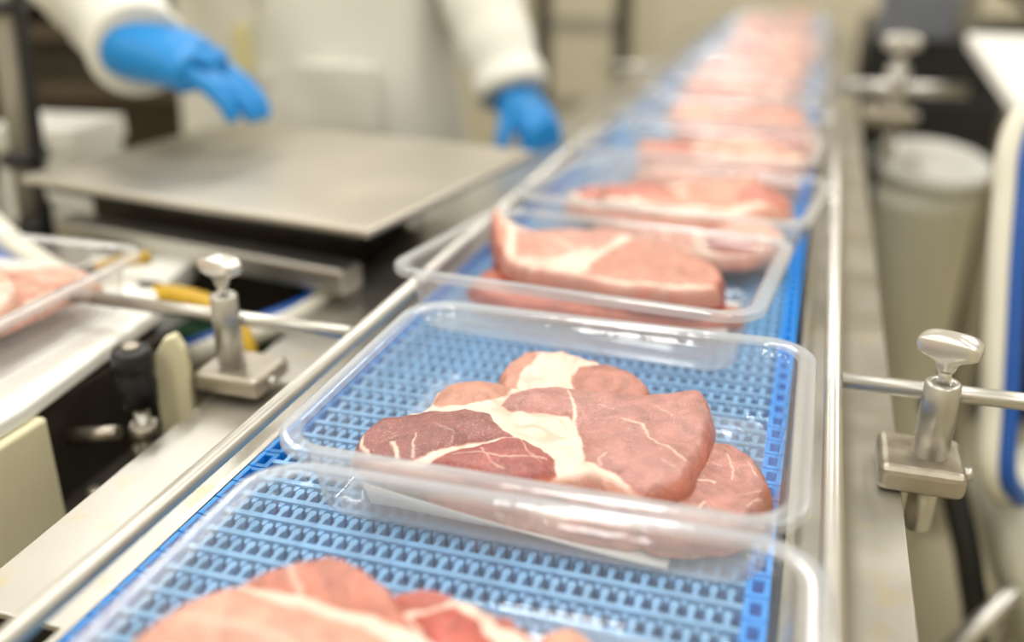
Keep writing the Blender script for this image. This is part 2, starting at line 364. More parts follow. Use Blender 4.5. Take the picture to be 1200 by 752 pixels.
def wob(p, scale, seed):
    r = np.random.RandomState(seed); s = 0
    for k in range(7):
        a = r.rand()*2*PI; f = scale*(.6+1.5*r.rand()); s = s+np.sin(p[:, 0]*f*math.cos(a)+p[:, 1]*f*math.sin(a)+r.rand()*7)
    return s/4
def sm(x, a, b): t = np.clip((x-a)/(b-a), 0, 1); return t*t*(3-2*t)
def steak_mesh(outline, ztop, thick, lobes, streaks=(), edge=(196, 112, 92), tilt=(0, 0), nth=220, nr=64, seed=1, bulge=.003, fat=.0, curl=None, warp=.0009, marble=.35, edgew=.005):
    O = resample(outline, 0); c = O.mean(0)
    ang = np.arctan2(O[:, 1]-c[1], O[:, 0]-c[0]); rad = np.hypot(*(O-c).T); order = np.argsort(ang); ang, rad = ang[order], rad[order]
    th = np.linspace(-PI, PI, nth, endpoint=False); R = np.interp(th, np.r_[ang-2*PI, ang, ang+2*PI], np.tile(rad, 3))
    R = R+.0007*np.sin(th*9+seed)+.0005*np.sin(th*17+2*seed)
    u = np.linspace(0, 1, nr+1)[1:]; u = 1-(1-u)**1.25
    topxy = np.concatenate([[c]]+[c+np.stack([np.cos(th), np.sin(th)], 1)*(R*s)[:, None] for s in u])
    uu = np.concatenate([[0]]+[[s]*nth for s in u])
    Od = c+np.stack([np.cos(th), np.sin(th)], 1)*R[:, None]
    d = np.maximum(sdf(topxy, Od[::2]), 0)
    w1 = topxy+np.stack([wob(topxy, 260, seed), wob(topxy, 260, seed+9)], 1)*.0010+np.stack([wob(topxy, 900, seed+3), wob(topxy, 900, seed+4)], 1)*.0004
    musc = np.zeros(len(topxy)); col = np.tile(np.array(lin((205, 140, 120))), (len(topxy), 1)); bul = np.zeros(len(topxy))
    for poly, rgb, *amp in lobes:
        s = sdf(w1, poly); k = sm(s, -.0006, .0007)
        col = col*(1-k)[:, None]+np.array(lin(rgb))*k[:, None]; musc = np.maximum(musc, k)
        bul = np.maximum(bul, (amp[0] if amp else 1.)*bulge*(1-np.exp(-np.maximum(s, 0)/.006))-.0)
    fatm = 1-musc
    if not lobes: fatm[:] = 0
    fatm = fatm*(1-.45*sm(np.abs(wob(topxy, 200, seed+15)), .55, .1)*sm(wob(topxy, 90, seed+16), -.2, .7))
    for line, wd, st in streaks:
        q = dline(w1, line); q = q+np.abs(wob(topxy, 1500, seed+21))*wd*.35
        fatm = np.maximum(fatm, st*(1-sm(q, wd*.35, wd*1.1))); bul = bul+.0004*st*(1-sm(q, 0, wd*1.3))
    mv = np.abs(wob(topxy, 420, seed+31)); mv2 = np.abs(wob(topxy, 640, seed+32))
    fatm = np.maximum(fatm, marble*(1-sm(np.minimum(mv, mv2+.03), .0, .06))*sm(wob(topxy, 120, seed+5), .1, .8))
    rr = .006; prof = np.where(d < rr, np.sqrt(np.clip(1-(1-d/rr)**2, 0, 1)), 1.)
    lift = np.zeros(len(topxy))
    if curl: lift = curl[2]*np.exp(-((topxy[:, 0]-curl[0])**2+(topxy[:, 1]-curl[1])**2)/curl[3]**2)
    plane = tilt[0]*(topxy[:, 0]-c[0])+tilt[1]*(topxy[:, 1]-c[1])+lift
    zt = ztop-thick*.55*(1-prof)+plane+bul*prof+wob(topxy, 110, seed+7)*warp*1.4+wob(topxy, 500, seed+8)*.00025+wob(topxy, 330, seed+14)*.0007*fatm-bulge*.6
    ek = (1-sm(d, .0008, edgew))[:, None]*.75
    col = col*(1-ek)+np.array(lin(edge))*ek; fatm = fatm*(1-.95*ek[:, 0])
    # the cut side and the underside
    nb = len(topxy)-nth; side = []; sc_ = []; sf = []
    rim_xy = topxy[nb:]; rim_z = zt[nb:]; rim_p = plane[nb:]
    for k, (ins, fz) in enumerate([(.0, .55), (-.0006, .7), (.0, .85), (.003, .97), (.012, 1.0)]):
        xy = c+(rim_xy-c)*(1-ins/np.maximum(R, .01))[:, None]
        z = np.maximum(ztop+rim_p*.9-thick*fz, -.0462)
        side.append(np.c_[xy, np.minimum(z, rim_z-.0002*(k+1))])
    low = np.c_[c[0], c[1], side[-1][:, 2].mean()]
    V = np.concatenate([np.c_[topxy, zt]]+side+[low.reshape(1, 3)])
    nS = len(side)*nth+1
    scol = np.array(lin(edge))*(1+.18*np.clip(wob(V[-nS:, :2], 300, seed+40)+wob(np.c_[V[-nS:, 2], V[-nS:, 0]], 900, seed+41), -1.5, 1.5))[:, None]
    col = np.concatenate([col, scol]); fatm = np.concatenate([fatm, .35*sm(wob(V[-nS:, :2], 420, seed+50), .4, 1)])
    F_ = []
    for i in range(nth): F_.append((0, 1+i, 1+(i+1) % nth))
    nR = nr+len(side)
    for j in range(nR-1):
        a = 1+j*nth; b = a+nth
        for i in range(nth): i2 = (i+1) % nth; F_.append((a+i, b+i, b+i2, a+i2))
    a = 1+(nR-1)*nth; e = len(V)-1
    for i in range(nth): F_.append((a+(i+1) % nth, a+i, e))
    me = bpy.data.meshes.new('pork_slice'); me.from_pydata(V.tolist(), [], F_); me.update(); me.shade_smooth()
    ca = me.attributes.new('flesh', 'FLOAT_COLOR', 'POINT'); ca.data.foreach_set('color', np.c_[np.clip(col, 0, 1), np.ones(len(col))].astype(np.float32).ravel())
    fa = me.attributes.new('fat', 'FLOAT', 'POINT'); fa.data.foreach_set('value', fatm.astype(np.float32))
    me.materials.append(MEAT); return me
def steak(label, me, group='pork slices in the trays', loc=None, rz=0, s=1., rx=0):
    o = link('pork_slice', me); tag(o, label, 'meat', group); o.location = (*(loc[:2] if loc else (0, 0)), ZR+(loc[2] if loc else 0))
    o.rotation_euler = (rx, 0, rz); o.scale = (s, s, s); return o
def px(l, z, k=None):                           # outlines read from the photograph, put at their true height
    if k: l = [(k[0]+x/k[2], k[1]+y/k[2]) for x, y in l]
    return [at(x, y, z) for x, y in l]
K8 = (400, 400, 1200/520)
# --- the tray in focus
z1 = -.0165
p1 = lambda l: px(l, z1, K8)
out1 = [(18,275),(45,228),(100,192),(200,176),(232,152),(262,112),(320,94),(430,94),(500,114),(640,116),(760,134),(900,128),(982,120),(1008,165),(1012,230),(988,292),(940,368),(875,404),(810,412),(765,398),(725,364),(680,352),(615,352),(575,358),(520,380),(430,374),(340,352),(230,332),(150,324),(55,303)]
lob1 = [([(30,288),(42,236),(100,198),(220,182),(330,171),(398,186),(438,225),(472,252),(420,252),(350,262),(290,280),(230,296),(170,312),(100,306)], (144, 90, 87), 1.15),
        ([(228,325),(290,292),(340,272),(430,254),(482,259),(540,280),(587,305),(582,347),(520,378),(430,372),(330,352)], (154, 84, 80), 1.2),
        ([(250,148),(272,112),(320,96),(440,96),(468,110),(440,140),(380,156),(250,163)], (192, 136, 116), .6),
        ([(434,165),(458,130),(520,116),(640,117),(760,135),(900,129),(985,120),(1012,165),(1016,230),(992,294),(944,372),(870,408),(800,402),(745,352),(690,330),(652,318),(655,262),(640,222),(612,196),(530,186),(460,179)], (176, 124, 116), 1.15)]
str1 = [([(615,140),(632,175),(628,220),(645,262)], .0014, .95), ([(755,218),(810,232),(825,252),(832,272)], .0009, .85), ([(832,270),(880,292),(930,332)], .0011, .7), ([(700,330),(690,320),(720,312)], .0008, .6),
        ([(300,312),(380,302),(450,322),(560,316)], .0008, .7), ([(380,285),(402,332),(440,350)], .0007, .6), ([(470,262),(500,300),(540,330)], .0007, .5), ([(140,268),(150,315)], .0016, .9), ([(165,318),(250,292),(330,276)], .0016, .9), ([(205,255),(188,302)], .0008, .7), ([(250,230),(300,252),(290,275)], .0006, .4),
        ([(55,240),(62,275),(75,298)], .0018, .95), ([(850,180),(900,210)], .0006, .45), ([(700,180),(760,200)], .0006, .4), ([(860,330),(905,352)], .0007, .5), ([(720,150),(790,160)], .0005, .35)]
me = steak_mesh(p1(out1), z1, .0150, [(p1(a), b, c) for a, b, c in lob1], [(p1(a), b, c) for a, b, c in str1], (192, 110, 88), nth=420, nr=120, seed=3, bulge=.0042, curl=(*at(415, 515, z1), -.004, .022), marble=.30)
steak('large top pork slice with creamy fat seam in the sharply focused tray', me)
zA = -.0285; pA = lambda l: px(l, zA, K8)
me = steak_mesh(pA([(880,300),(1000,262),(1062,263),(1122,300),(1166,368),(1162,425),(1118,490),(1030,520),(900,520),(800,500),(760,430),(760,350)]), zA, .0165, [(pA([(870,300),(1000,258),(1062,258),(1130,296),(1176,368),(1172,430),(1124,500),(1030,540),(880,540),(760,510),(730,430),(740,350)]), (176, 122, 112), 1)],
    [(pA(a), b, c) for a, b, c in [([(930,400),(960,380),(1010,392)], .0009, .9), ([(962,455),(982,436)], .0009, .8), ([(1040,310),(1060,350),(1050,380)], .0006, .6), ([(1100,330),(1120,370)], .0006, .6), ([(1000,330),(1030,345)], .0005, .6), ([(1080,420),(1130,400)], .0007, .6), ([(1100,450),(1140,420)], .0007, .7)]], (192, 122, 94), nth=260, nr=80, seed=11, marble=.5)
steak('pork slice tucked under the right end of the large one, sharply focused tray', me)
zF = -.0195; pF = lambda l: px(l, zF, K8)
me = steak_mesh(pF([(418,84),(440,50),(500,29),(570,21),(650,34),(740,60),(872,124),(800,160),(640,165),(480,150),(430,120)]), zF, .0245, [(pF([(410,100),(432,46),(500,25),(560,16),(530,45),(480,85),(470,130),(440,130)]), (198, 140, 120), .8), (pF([(620,88),(650,66),(720,58),(780,76),(880,124),(800,165),(660,160),(630,120)]), (172, 114, 100), 1), (pF([(560,18),(650,30),(740,55),(700,56),(620,40)]), (202, 150, 130), .5)],
    [(pF([(650,36),(740,62),(868,122)]), .0012, .6)], (202, 140, 118), nth=240, nr=70, seed=17, bulge=.003, tilt=(0, .12))
steak('pale pork slice with a white fat patch lying behind the large one, sharply focused tray', me)
zG = -.030
me = steak_mesh([(-.172, .396), (-.160, .387), (-.12, .383), (-.075, .381), (-.052, .385), (-.050, .41), (-.056, .44), (-.10, .455), (-.16, .45), (-.185, .42)], zG, .0162, [([(-.18, .40), (-.16, .384), (-.11, .382), (-.105, .42), (-.13, .45), (-.17, .44)], (186, 118, 106), 1), ([(-.10, .395), (-.06, .390), (-.05, .41), (-.06, .45), (-.10, .45)], (150, 66, 62), .6), ([(-.098, .372), (-.05, .372), (-.05, .387), (-.09, .388)], (200, 132, 116), .6)],
    [([(-.101, .400), (-.085, .403), (-.070, .398)], .0035, 1), ([(-.17, .40), (-.13, .392), (-.10, .384)], .0016, .6)], (206, 148, 132), nth=220, nr=60, seed=23)
steak('lowest pork slice seen through the front wall of the sharply focused tray', me)
# --- the tray nearest the camera
z0 = -.0125; p0 = lambda l: px(l, z0)
me = steak_mesh(p0([(120,770),(165,722),(215,694),(280,676),(330,652),(385,646),(432,658),(462,690),(500,725),(540,760),(520,830),(420,880),(250,870),(130,820)]), z0, .022,
    [(p0([(270,682),(330,650),(390,643),(436,656),(466,690),(490,735),(430,716),(370,697),(320,687)]), (192, 122, 104), 1.2), (p0([(120,780),(170,720),(220,696),(270,684),(320,698),(370,712),(430,732),(500,770),(540,830),(400,880),(240,870),(120,820)]), (208, 154, 134), 1.)],
    [(p0([(340,664),(350,690),(352,706)]), .0022, .5), (p0([(200,720),(290,735),(350,760)]), .003, .35)], (210, 150, 128), nth=260, nr=80, seed=31, bulge=.004, marble=.25)
steak('big pale pork slice filling the left of the tray nearest the camera', me)
z0b = -.020; pb = lambda l: px(l, z0b)
me = steak_mesh(pb([(440,690),(500,680),(545,690),(590,712),(640,738),(650,790),(600,840),(540,850),(480,780),(450,730)]), z0b, .020,
    [(pb([(438,690),(500,678),(540,688),(520,706),(470,712)]), (184, 94, 80), 1), (pb([(480,716),(530,706),(560,724),(590,760),(560,790),(510,760)]), (184, 88, 76), 1.2), (pb([(550,694),(600,712),(645,738),(640,748),(590,732)]), (176, 92, 76), 1), (pb([(600,760),(650,770),(640,820),(590,830)]), (214, 140, 122), 1)], [], (206, 132, 112), nth=220, nr=70, seed=37, bulge=.004)
steak('red and white streaked pork slice in the middle of the tray nearest the camera', me)
z0c = -.021; pc = lambda l: px(l, z0c)
me = steak_mesh(pc([(622,738),(650,724),(690,732),(712,760),(740,820),(700,860),(660,860),(640,790)]), z0c, .018, [(pc([(618,735),(650,720),(694,728),(716,760),(744,820),(700,860),(665,860),(636,800)]), (208, 150, 126), 1)], [], (226, 170, 146), nth=160, nr=40, seed=41)
steak('small peach coloured pork slice at the right of the tray nearest the camera', me)
# --- the tray behind the focused one
z2 = -.004; p2 = lambda l: px(l, z2)
me = steak_mesh(p2([(572,250),(600,262),(660,268),(740,268),(800,288),(850,312),(854,336),(780,338),(700,326),(625,312),(592,304),(578,284)]), z2, .0265,
    [(p2([(574,256),(596,268),(590,296),(580,284)]), (212, 148, 126), 1), (p2([(604,268),(740,266),(700,290),(640,300),(604,298)]), (202, 146, 130), 1), (p2([(750,272),(800,288),(850,312),(850,332),(760,330),(680,318),(700,300)]), (196, 136, 118), 1)], [(p2([(650,280),(672,292),(690,290)]), .004, .9)], (158, 50, 40), nth=260, nr=70, seed=43, curl=(*at(574, 258, z2), .014, .018), bulge=.003, edgew=.009)
steak('thick pink pork slice with a red cut edge, tray behind the focused one', me)
z2b = -.016; pq = lambda l: px(l, z2b)
me = steak_mesh(pq([(760,266),(800,254),(860,254),(905,262),(912,284),(880,300),(820,296),(770,288)]), z2b, .016, [(pq([(826,270),(860,264),(888,274),(886,294),(850,296),(826,286)]), (160, 72, 68), 1), (pq([(764,268),(800,258),(850,258),(815,268),(812,288),(775,286)]), (222, 160, 142), 1), (pq([(890,262),(908,266),(910,284),(892,290)]), (218, 160, 140), 1)], [], (214, 140, 120), nth=160, nr=40, seed=47)
steak('rolled pork slice with a round red centre, back right of tray behind focused one', me)
z2c = -.0265; pr = lambda l: [(x, y-.012) for x, y in px(l, z2c)]
me = steak_mesh(pr([(545,326),(580,304),(640,312),(760,335),(850,346),(888,356),(850,366),(740,362),(640,350),(580,338)]), z2c, .014, [(pr([(545,326),(580,302),(640,310),(760,334),(850,345),(890,356),(850,367),(740,363),(640,351),(575,339)]), (188, 108, 86), 1)], [], (172, 76, 54), nth=180, nr=40, seed=53)
steak('thin orange-pink pork slice under the red-edged one, tray behind focused one', me)
# --- generic slices for the far trays
GEN = []
for g in range(5):
    r = np.random.RandomState(60+g); n = 12; th = np.linspace(0, 2*PI, n, endpoint=False)
    O = np.stack([np.cos(th)*.088, np.sin(th)*.050], 1)*(1+.16*r.randn(n))[:, None]
    lob = []
    for cx, cy, a, b in ((-.045, .008, .038, .034), (.038, .012, .044, .030), (.0, -.024, .045, .018), (.062, -.012, .022, .020)):
        q = np.linspace(0, 2*PI, 9, endpoint=False); lob.append((np.stack([cx+np.cos(q)*a*(1+.12*r.randn(9)), cy+np.sin(q)*b*(1+.12*r.randn(9))], 1), [(216, 158, 140), (202, 136, 120), (208, 146, 126), (220, 168, 148), (190, 114, 100)][r.randint(5)], 1.))
    GEN.append(steak_mesh(O, 0, .020, lob, [], (218, 150, 128), nth=140, nr=36, seed=70+g, bulge=.005, warp=.0022, curl=(.05*(-1)**g, .02, .008, .03)))
ZB = -.0462
where = ['second', 'third', 'fourth', 'fifth', 'sixth', 'seventh', 'eighth', 'ninth', 'tenth', 'eleventh']
for k in range(NT):
    t = TRAYS[3+k]; r = np.random.RandomState(100+k)
    for j, (dx, dy, dz, nm) in enumerate([(-.005, .035, .024, 'back pork slice'), (.012, -.030, .024, 'front pork slice'), (.002, .006, .040, 'top pork slice')]):
        o = steak('%s in the blurred tray that is %s behind the focused one' % (nm, where[k]), GEN[(k*2+j) % 5], loc=(t.location.x+dx+.012*r.randn()*.5, t.location.y+dy, -.0415+dz-.004*0), rz=[.0, PI, .2][j]+.18*r.randn()+t.rotation_euler.z, s=1.10, rx=-.052)
# --- absorbent pads
def pad(label, x0, x1, y0, y1, z, rz=0, lift=.004, cx=0, cy=0, rx=0):
    nx, ny = 40, 30; V = []; F_ = []
    for s in (0, 1):
        for j in range(ny+1):
            for i in range(nx+1):
                u, v = i/nx, j/ny
                V.append((x0+(x1-x0)*u, y0+(y1-y0)*v, s*.0012+lift*(1-u)**1.3*max(0, 1-v*13)+.0004*math.sin(u*14)*math.sin(v*9)))
    n = (nx+1)*(ny+1); id_ = lambda i, j, s: s*n+j*(nx+1)+i
    for j in range(ny):
        for i in range(nx):
            F_.append((id_(i, j, 1), id_(i+1, j, 1), id_(i+1, j+1, 1), id_(i, j+1, 1))); F_.append((id_(i, j, 0), id_(i, j+1, 0), id_(i+1, j+1, 0), id_(i+1, j, 0)))
    for i in range(nx): F_.append((id_(i, 0, 0), id_(i+1, 0, 0), id_(i+1, 0, 1), id_(i, 0, 1))); F_.append((id_(i+1, ny, 0), id_(i, ny, 0), id_(i, ny, 1), id_(i+1, ny, 1)))
    for j in range(ny): F_.append((id_(0, j+1, 0), id_(0, j, 0), id_(0, j, 1), id_(0, j+1, 1))); F_.append((id_(nx, j, 0), id_(nx, j+1, 0), id_(nx, j+1, 1), id_(nx, j, 1)))
    me = bpy.data.meshes.new('absorbent_pad'); me.from_pydata(V, [], F_); me.update(); me.shade_smooth()
    o = link('absorbent_pad', me, PADM); o.location = (cx, cy, z+ZR); o.rotation_euler = (rx, 0, rz)
    return tag(o, label, 'pad', 'absorbent pads in the trays')
pad('white absorbent pad under the pork in the sharply focused tray', -.080, .074, -.058, .055, -.0455, 0, .018, -.115, .4345)
pad('white absorbent pad showing at the right of the tray behind the focused one', -.02, .085, -.02, .055, -.0375, -.075, .0, -.125, .668, -.052)

# ------------------------------------------------------------------ left: second conveyor line with its own tray
t = empty('packing_ledge', -.60, .35, -ZR, 'cream plastic ledge and block carrying the tray at the left edge', 'conveyor')
def lp(name, mb, m, bevel=0):
    o = mb.build(name, m, t, bevel); o.location = (.60, -.35, ZR); return o
lp('top_board', MB().prism([(-.455, -.1), (-.455, .43), (-.478, .60), (-.53, .66), (-.90, .66), (-.90, -.1)], -.062, -.050), WHITEP, .003)
lp('side_block', MB().box(-.90, -.450, -.1, .440, -.150, -.062), HDPE, .003)
lp('rear_support', MB().box(-.90, -.485, .440, .60, -.20, -.062), DARKM)
for x, y in ((-.88, -.05), (-.55, -.05), (-.88, .55), (-.55, .55)): lp('leg', MB().box(x, x+.04, y, y+.04, -ZR, -.15), STEEL, .003)
tray('L', -.606, .500, -.002, .02, 0, 'clear plastic tray of pork on the cream ledge at the left edge', 'clear plastic trays on the cream ledge')
for j, (dx, dy, dz, a, nm) in enumerate([(.035, .035, -.016, .1, 'coral pork slice at the back'), (.03, -.04, -.016, 3.0, 'coral pork slice at the front'), (.035, .0, .000, 2.6, 'uppermost coral pork slice'), (.075, -.02, -.012, 1.5, 'coral pork slice along the right wall')]):
    steak('%s of the tray on the cream ledge' % nm, GEN[(j+3) % 5], loc=(-.618+dx, .500+dy, dz), rz=a, s=(.85 if j == 3 else 1.0), group='pork slices in the left tray')
# bracket plates, black knob, cream paddle
t = empty('adjuster_bracket', -.43, .50, -.14, 'dark steel adjuster bracket with black knob between ledge and plate', 'bracket')
def bp_(name, mb, m, bevel=0):
    o = mb.build(name, m, t, bevel); o.location = (.43, -.50, .14); return o
bp_('plate', MB().box(-.470, -.392, .440, .600, -.145, -.139), DARKM, .002)
bp_('upright', MB().box(-.476, -.470, .440, .600, -.145, -.068), DARKM, .002)
bp_('knob', MB().lathe([(.0085, -.074), (.0125, -.072), (.0135, -.056), (.0118, -.050), (.0118, -.046), (.0135, -.043), (.0135, -.034), (.012, -.031), (.006, -.031)], -.419, .490, 24), BLACKP)
bp_('knob_cap', MB().lathe([(.006, -.032), (.006, -.029), (.004, -.028)], -.419, .490), CAST)
bp_('threaded_rod', MB().lathe([(.0055, -.140), (.0055, -.073)], -.419, .490, 16), RAIL)
bp_('nut', MB().lathe([(.010, -.098), (.010, -.088)], -.419, .490, 6), CAST)
for x, y in ((-.445, .462), (-.452, .52)): bp_('bolt', MB().lathe([(.006, -.14), (.006, -.130), (.004, -.128)], x, y, 6), CAST)
bp_('side_pin', MB().tube([(-.47, .475, -.098), (-.432, .480, -.092)], .005), CAST)
pts = [(-.012, 0), (.012, 0), (.0125, .05), (.011, .068), (.006, .078), (-.002, .075), (-.009, .064), (-.012, .045)]
o = MB(); n = len(pts); o.add([(x, -.005, z) for x, z in pts]+[(x, .005, z) for x, z in pts], [tuple(range(n)), tuple(range(n, 2*n))[::-1]]+[(i, n+i, n+(i+1) % n, (i+1) % n) for i in range(n)])
o = o.build('guide_paddle', HDPE, None, .0015); o.location = (-.409, .516, ZR-.108); o.rotation_euler = (0, 0, .35)
tag(o, 'cream plastic guide paddle standing upright beside the black knob', 'paddle')

# ------------------------------------------------------------------ bench scale
t = empty('bench_scale', -.53, .88, -.16, 'bench scale with a wide stainless steel platform in front of the worker', 'scale', None, -.155)
MB().box(-.190, .222, -.160, .165, .152, .160).build('platform', mat('platform_steel', (188, 182, 170), .42, .8, .06, 6, rvar=.08), t, .0035)
MB().box(-.19, .190, -.13, .14, .136, .150).build('load_frame', BLACKP, t, .003)
MB().box(-.16, .19, -.155, -.125, .095, .118).build('front_bar', RAIL, t, .004)
MB().box(-.17, .10, -.10, .13, .02, .136).build('base_body', DARKM, t, .01)
for x in (-.15, .08):
    for y in (-.08, .11): MB().lathe([(.014, 0), (.014, .012), (.006, .014), (.006, .022)], x, y).build('foot', BLACKP, t)
MB().lathe([(.009, .118), (.012, .121), (.012, .130), (.008, .136)], .175, -.02).build('level_knob', CHROME, t)
# the table that carries it
t = empty('work_table', -.62, 1.0, -ZR, 'steel work table under the bench scale', 'table')
def tp(name, mb, m, bevel=0):
    o = mb.build(name, m, t, bevel); o.location = (.62, -1.0, ZR); return o
tp('table_top', MB().box(-1.25, -.415, .66, 1.24, -.185, -.160), mat('table_steel', (150, 145, 134), .4, .7, .1, 8), .003)
for x, y in ((-1.23, .68), (-.46, .68), (-1.23, 1.19), (-.46, 1.19)): tp('leg', MB().box(x, x+.035, y, y+.035, -ZR, -.185), STEEL, .003)
tp('low_shelf', MB().box(-1.22, -.44, .69, 1.21, -.62, -.60), DARKM)
# a dark green control box and hoses under the scale
t = empty('control_box', -.46, .675, -.16, 'dark green control box in the shade under the steel platform', 'box')
MB().box(-.07, .06, -.008, .03, 0, .055).build('housing', GREEN, t, .004); MB().box(-.05, .04, -.012, -.008, .012, .042).build('lid', BLACKP, t, .001)
MB().lathe([(.008, .055), (.008, .062), (.006, .064)], .03, .01).build('button', GREEN, t)
def hose(label, pts, r, m, m2=None, off=(0, 0, .0), cat='hose', group=None, name='hose'):
    P = smoothpath(pts); ts = empty(name, *P[0], label, cat, group); rel = [p-P[0] for p in P]
    MB().tube(rel, r, 14).build('outer_tube', m, ts)
    if m2: MB().tube([p+Vector(off) for p in rel], r*.8, 12).build('coloured_tube', m2, ts)
    MB().tube([rel[0]-(rel[1]-rel[0]).normalized()*.006, rel[0]+(rel[1]-rel[0]).normalized()*.012], (max(r) if isinstance(r, list) else r)*1.18, 12).build('end_fitting', BLACKP, ts)
    return ts
hose('white hose with a blue stripe lying under the scale front bar', [(-.60, .66, -.145), (-.52, .635, -.125), (-.455, .652, -.100), (-.412, .70, -.088), (-.385, .75, -.068)], .010, HOSEW, HOSEB, (.0, .010, .006))
YP = [(-.522, .640, -.060), (-.49, .634, -.056), (-.455, .626, -.056), (-.425, .614, -.060), (-.408, .602, -.075), (-.402, .596, -.10)]
hose('yellow ribbed hose lying behind the left clamp', YP, [.0092+.0012*(k % 2) for k in range(len(smoothpath(YP)))], YEL)
hose('thick white and blue hose bending down at the left edge', [(-1.0, .93, .10), (-.90, .83, .022), (-.80, .745, -.02), (-.705, .69, -.045), (-.62, .672, -.075)], .011, HOSEW, HOSEB, (-.008, -.014, -.010))
hose('short yellow tube on the white box near the left tray', [(-.575, .63, -.045), (-.555, .645, -.037), (-.53, .662, -.034)], .006, YEL)
# white boxes at the left of the platform
def wbox(x, y, z, sx, sy, sz, rz, label):
    t = empty('storage_box', x, y, z, label, 'box', 'white boxes left of the scale', rz)
    b = MB().box(-sx, sx, -sy, sy, 0, sz*.8).build('tub', WHITEP, t, .006); MB().box(-sx-.004, sx+.004, -sy-.004, sy+.004, sz*.8, sz).build('lid', WHITEP, t, .004)
wbox(-.76, .905, -.16, .05, .055, .125, -.2, 'white plastic box tucked under the left edge of the platform')
wbox(-.93, 1.02, -.16, .06, .05, .155, .1, 'white plastic box behind the left corner of the platform')
wbox(-.580, .690, -.16, .045, .035, .10, .2, 'low white plastic box below the front of the scale')
# dark post on the left
t = empty('machine_post', -.845, .86, -.16, 'dark grey steel post with cable clips at the left edge', 'post')
MB().tube([(0, 0, 0), (.022, .02, .55)], .017, 20).build('pole', mat('grey_steel', (160, 154, 142), .4, .3, .1, 20), t)
MB().tube([(.024, -.006, .0), (.046, .012, .55)], .007, 12).build('cable', BLACKP, t)
for z in (.06, .14, .3): MB().tube([(-.0*z, 0, z), (-.002, 0, z+.014)], .026, 18).build('clip', BLACKP, t).location = (.04*z, .036*z, 0)
MB().lathe([(.045, 0), (.045, .012), (.022, .016)]).build('flange', DARKM, t)
# rack behind the worker on the left
t = empty('storage_rack', -1.75, 2.05, -ZR, 'dark brown blurred rack with stacked shelves behind the worker', 'rack', None, .3)
for z in (.25, .55, .80, .93, 1.06, 1.2, 1.4): MB().box(-.55, .55, -.2, .2, z, z+.03).build('shelf', mat('bronze_metal', (96, 84, 70), .5, .4, .2, 6), t)
for x in (-.55, .52):
    for y in (-.2, .17): MB().box(x, x+.03, y, y+.03, 0, 1.6).build('upright', DARKM, t)
MB().box(-.52, .52, .14, .16, .05, 1.5).build('back_panel', mat('taupe_metal', (112, 100, 86), .6, .1, .2, 6), t)
for i, (x, z) in enumerate([(-.4, .83), (-.1, .83), (.25, .96), (-.3, .96), (.3, .83), (0, 1.09)]): 
    MB().box(x, x+.2, -.17, .1, z, z+.085).build('bin', [BLACKP, DARKM, GREYM][i % 3], t, .005)

# ------------------------------------------------------------------ right side
# white board table
t = empty('cutting_table', .55, 1.6, -ZR, 'white plastic topped cutting table at the top right corner', 'table')
def ct(name, mb, m, bevel=0):
    o = mb.build(name, m, t, bevel); o.location = (-.55, -1.6, ZR); return o
ct('board', MB().prism([(.212, 1.10), (.95, 1.10), (.95, 1.95), (.245, 1.95)], .022, .045), WHITEP, .004)
ct('apron', MB().box(.30, .93, 1.14, 1.95, -.03, .022), STEEL)
for x, y in ((.32, 1.16), (.88, 1.16), (.32, 1.89), (.88, 1.89)): ct('leg', MB().box(x, x+.04, y, y+.04, -ZR, -.03), STEEL, .003)
# white bucket with its lid
t = empty('bucket', .205, 1.78, -ZR, 'tall white tapered bucket with a flat lid beyond the right plate', 'bucket')
H = ZR-.175
MB().lathe([(.060, 0), (.065, .004), (.086, H-.05), (.088, H-.045), (.088, H-.03), (.087, H-.03), (.088, H)], 0, 0, 40).build('tub', mat('grey_white_plastic', (222, 220, 204), .5, 0, .05, 6), t)
lid = MB().lathe([(.097, -.012), (.099, -.010), (.099, .003), (.096, .006), (.09, .004), (.05, .004), (.01, .004)], 0, 0, 40).build('lid', WHITEP, t); lid.location = (0, 0, H+.022); lid.rotation_euler = (.17, .07, 0)
# hoses at the right edge
hose('white and blue hose hanging in a long arc at the right edge', [(.215, 1.030, .094), (.187, 1.005, .066), (.178, .989, .036), (.179, .972, -.004), (.181, .95, -.055), (.186, .92, -.128), (.19, .895, -.187), (.194, .874, -.238), (.215, .89, -.27)], .0115, HOSEW, HOSEB, (.013, -.004, 0))
hose('made-up thick black cable, added as dark shading beyond the right clamp', [(.150, .96, -.215), (.160, .93, -.255), (.179, .905, -.30), (.199, .884, -.36), (.215, .87, -.45), (.21, .86, -.70), (.20, .85, -.93)], .013, BLACKP, None, cat='cable', name='cable')  # invented cable, put in as dark shading against the plain floor
# grey motor on a stand, lower right
t = empty('drive_motor', .345, .94, -ZR, 'round grey drive motor on a stand at the lower right edge', 'motor')
def dm(name, mb, m, bevel=0): return mb.build(name, m, t, bevel)
o = MB().lathe([(.03, -.15), (.10, -.148), (.125, -.13), (.13, -.06), (.122, -.05), (.122, -.03), (.13, -.02), (.13, .06), (.115, .10), (.05, .12)], 0, 0, 36).build('housing', mat('pale_grey_green_enamel', (218, 216, 200), .4, .1, .2, 14), t); o.location = (0, 0, .62); o.scale = (.85,)*3; o.rotation_euler = (.2, 1.2, .3)
dm('stand', MB().box(-.10, .12, -.08, .08, .0, .03).box(-.02, .02, -.05, .05, .03, .52), DARKM, .004)
dm('terminal_box', MB().box(-.05, .07, -.07, .06, .68, .78), BLACKP, .006)
dm('brace', MB().tube([(-.20, -.165, .525), (-.085, -.075, .632)], .010), RAIL)
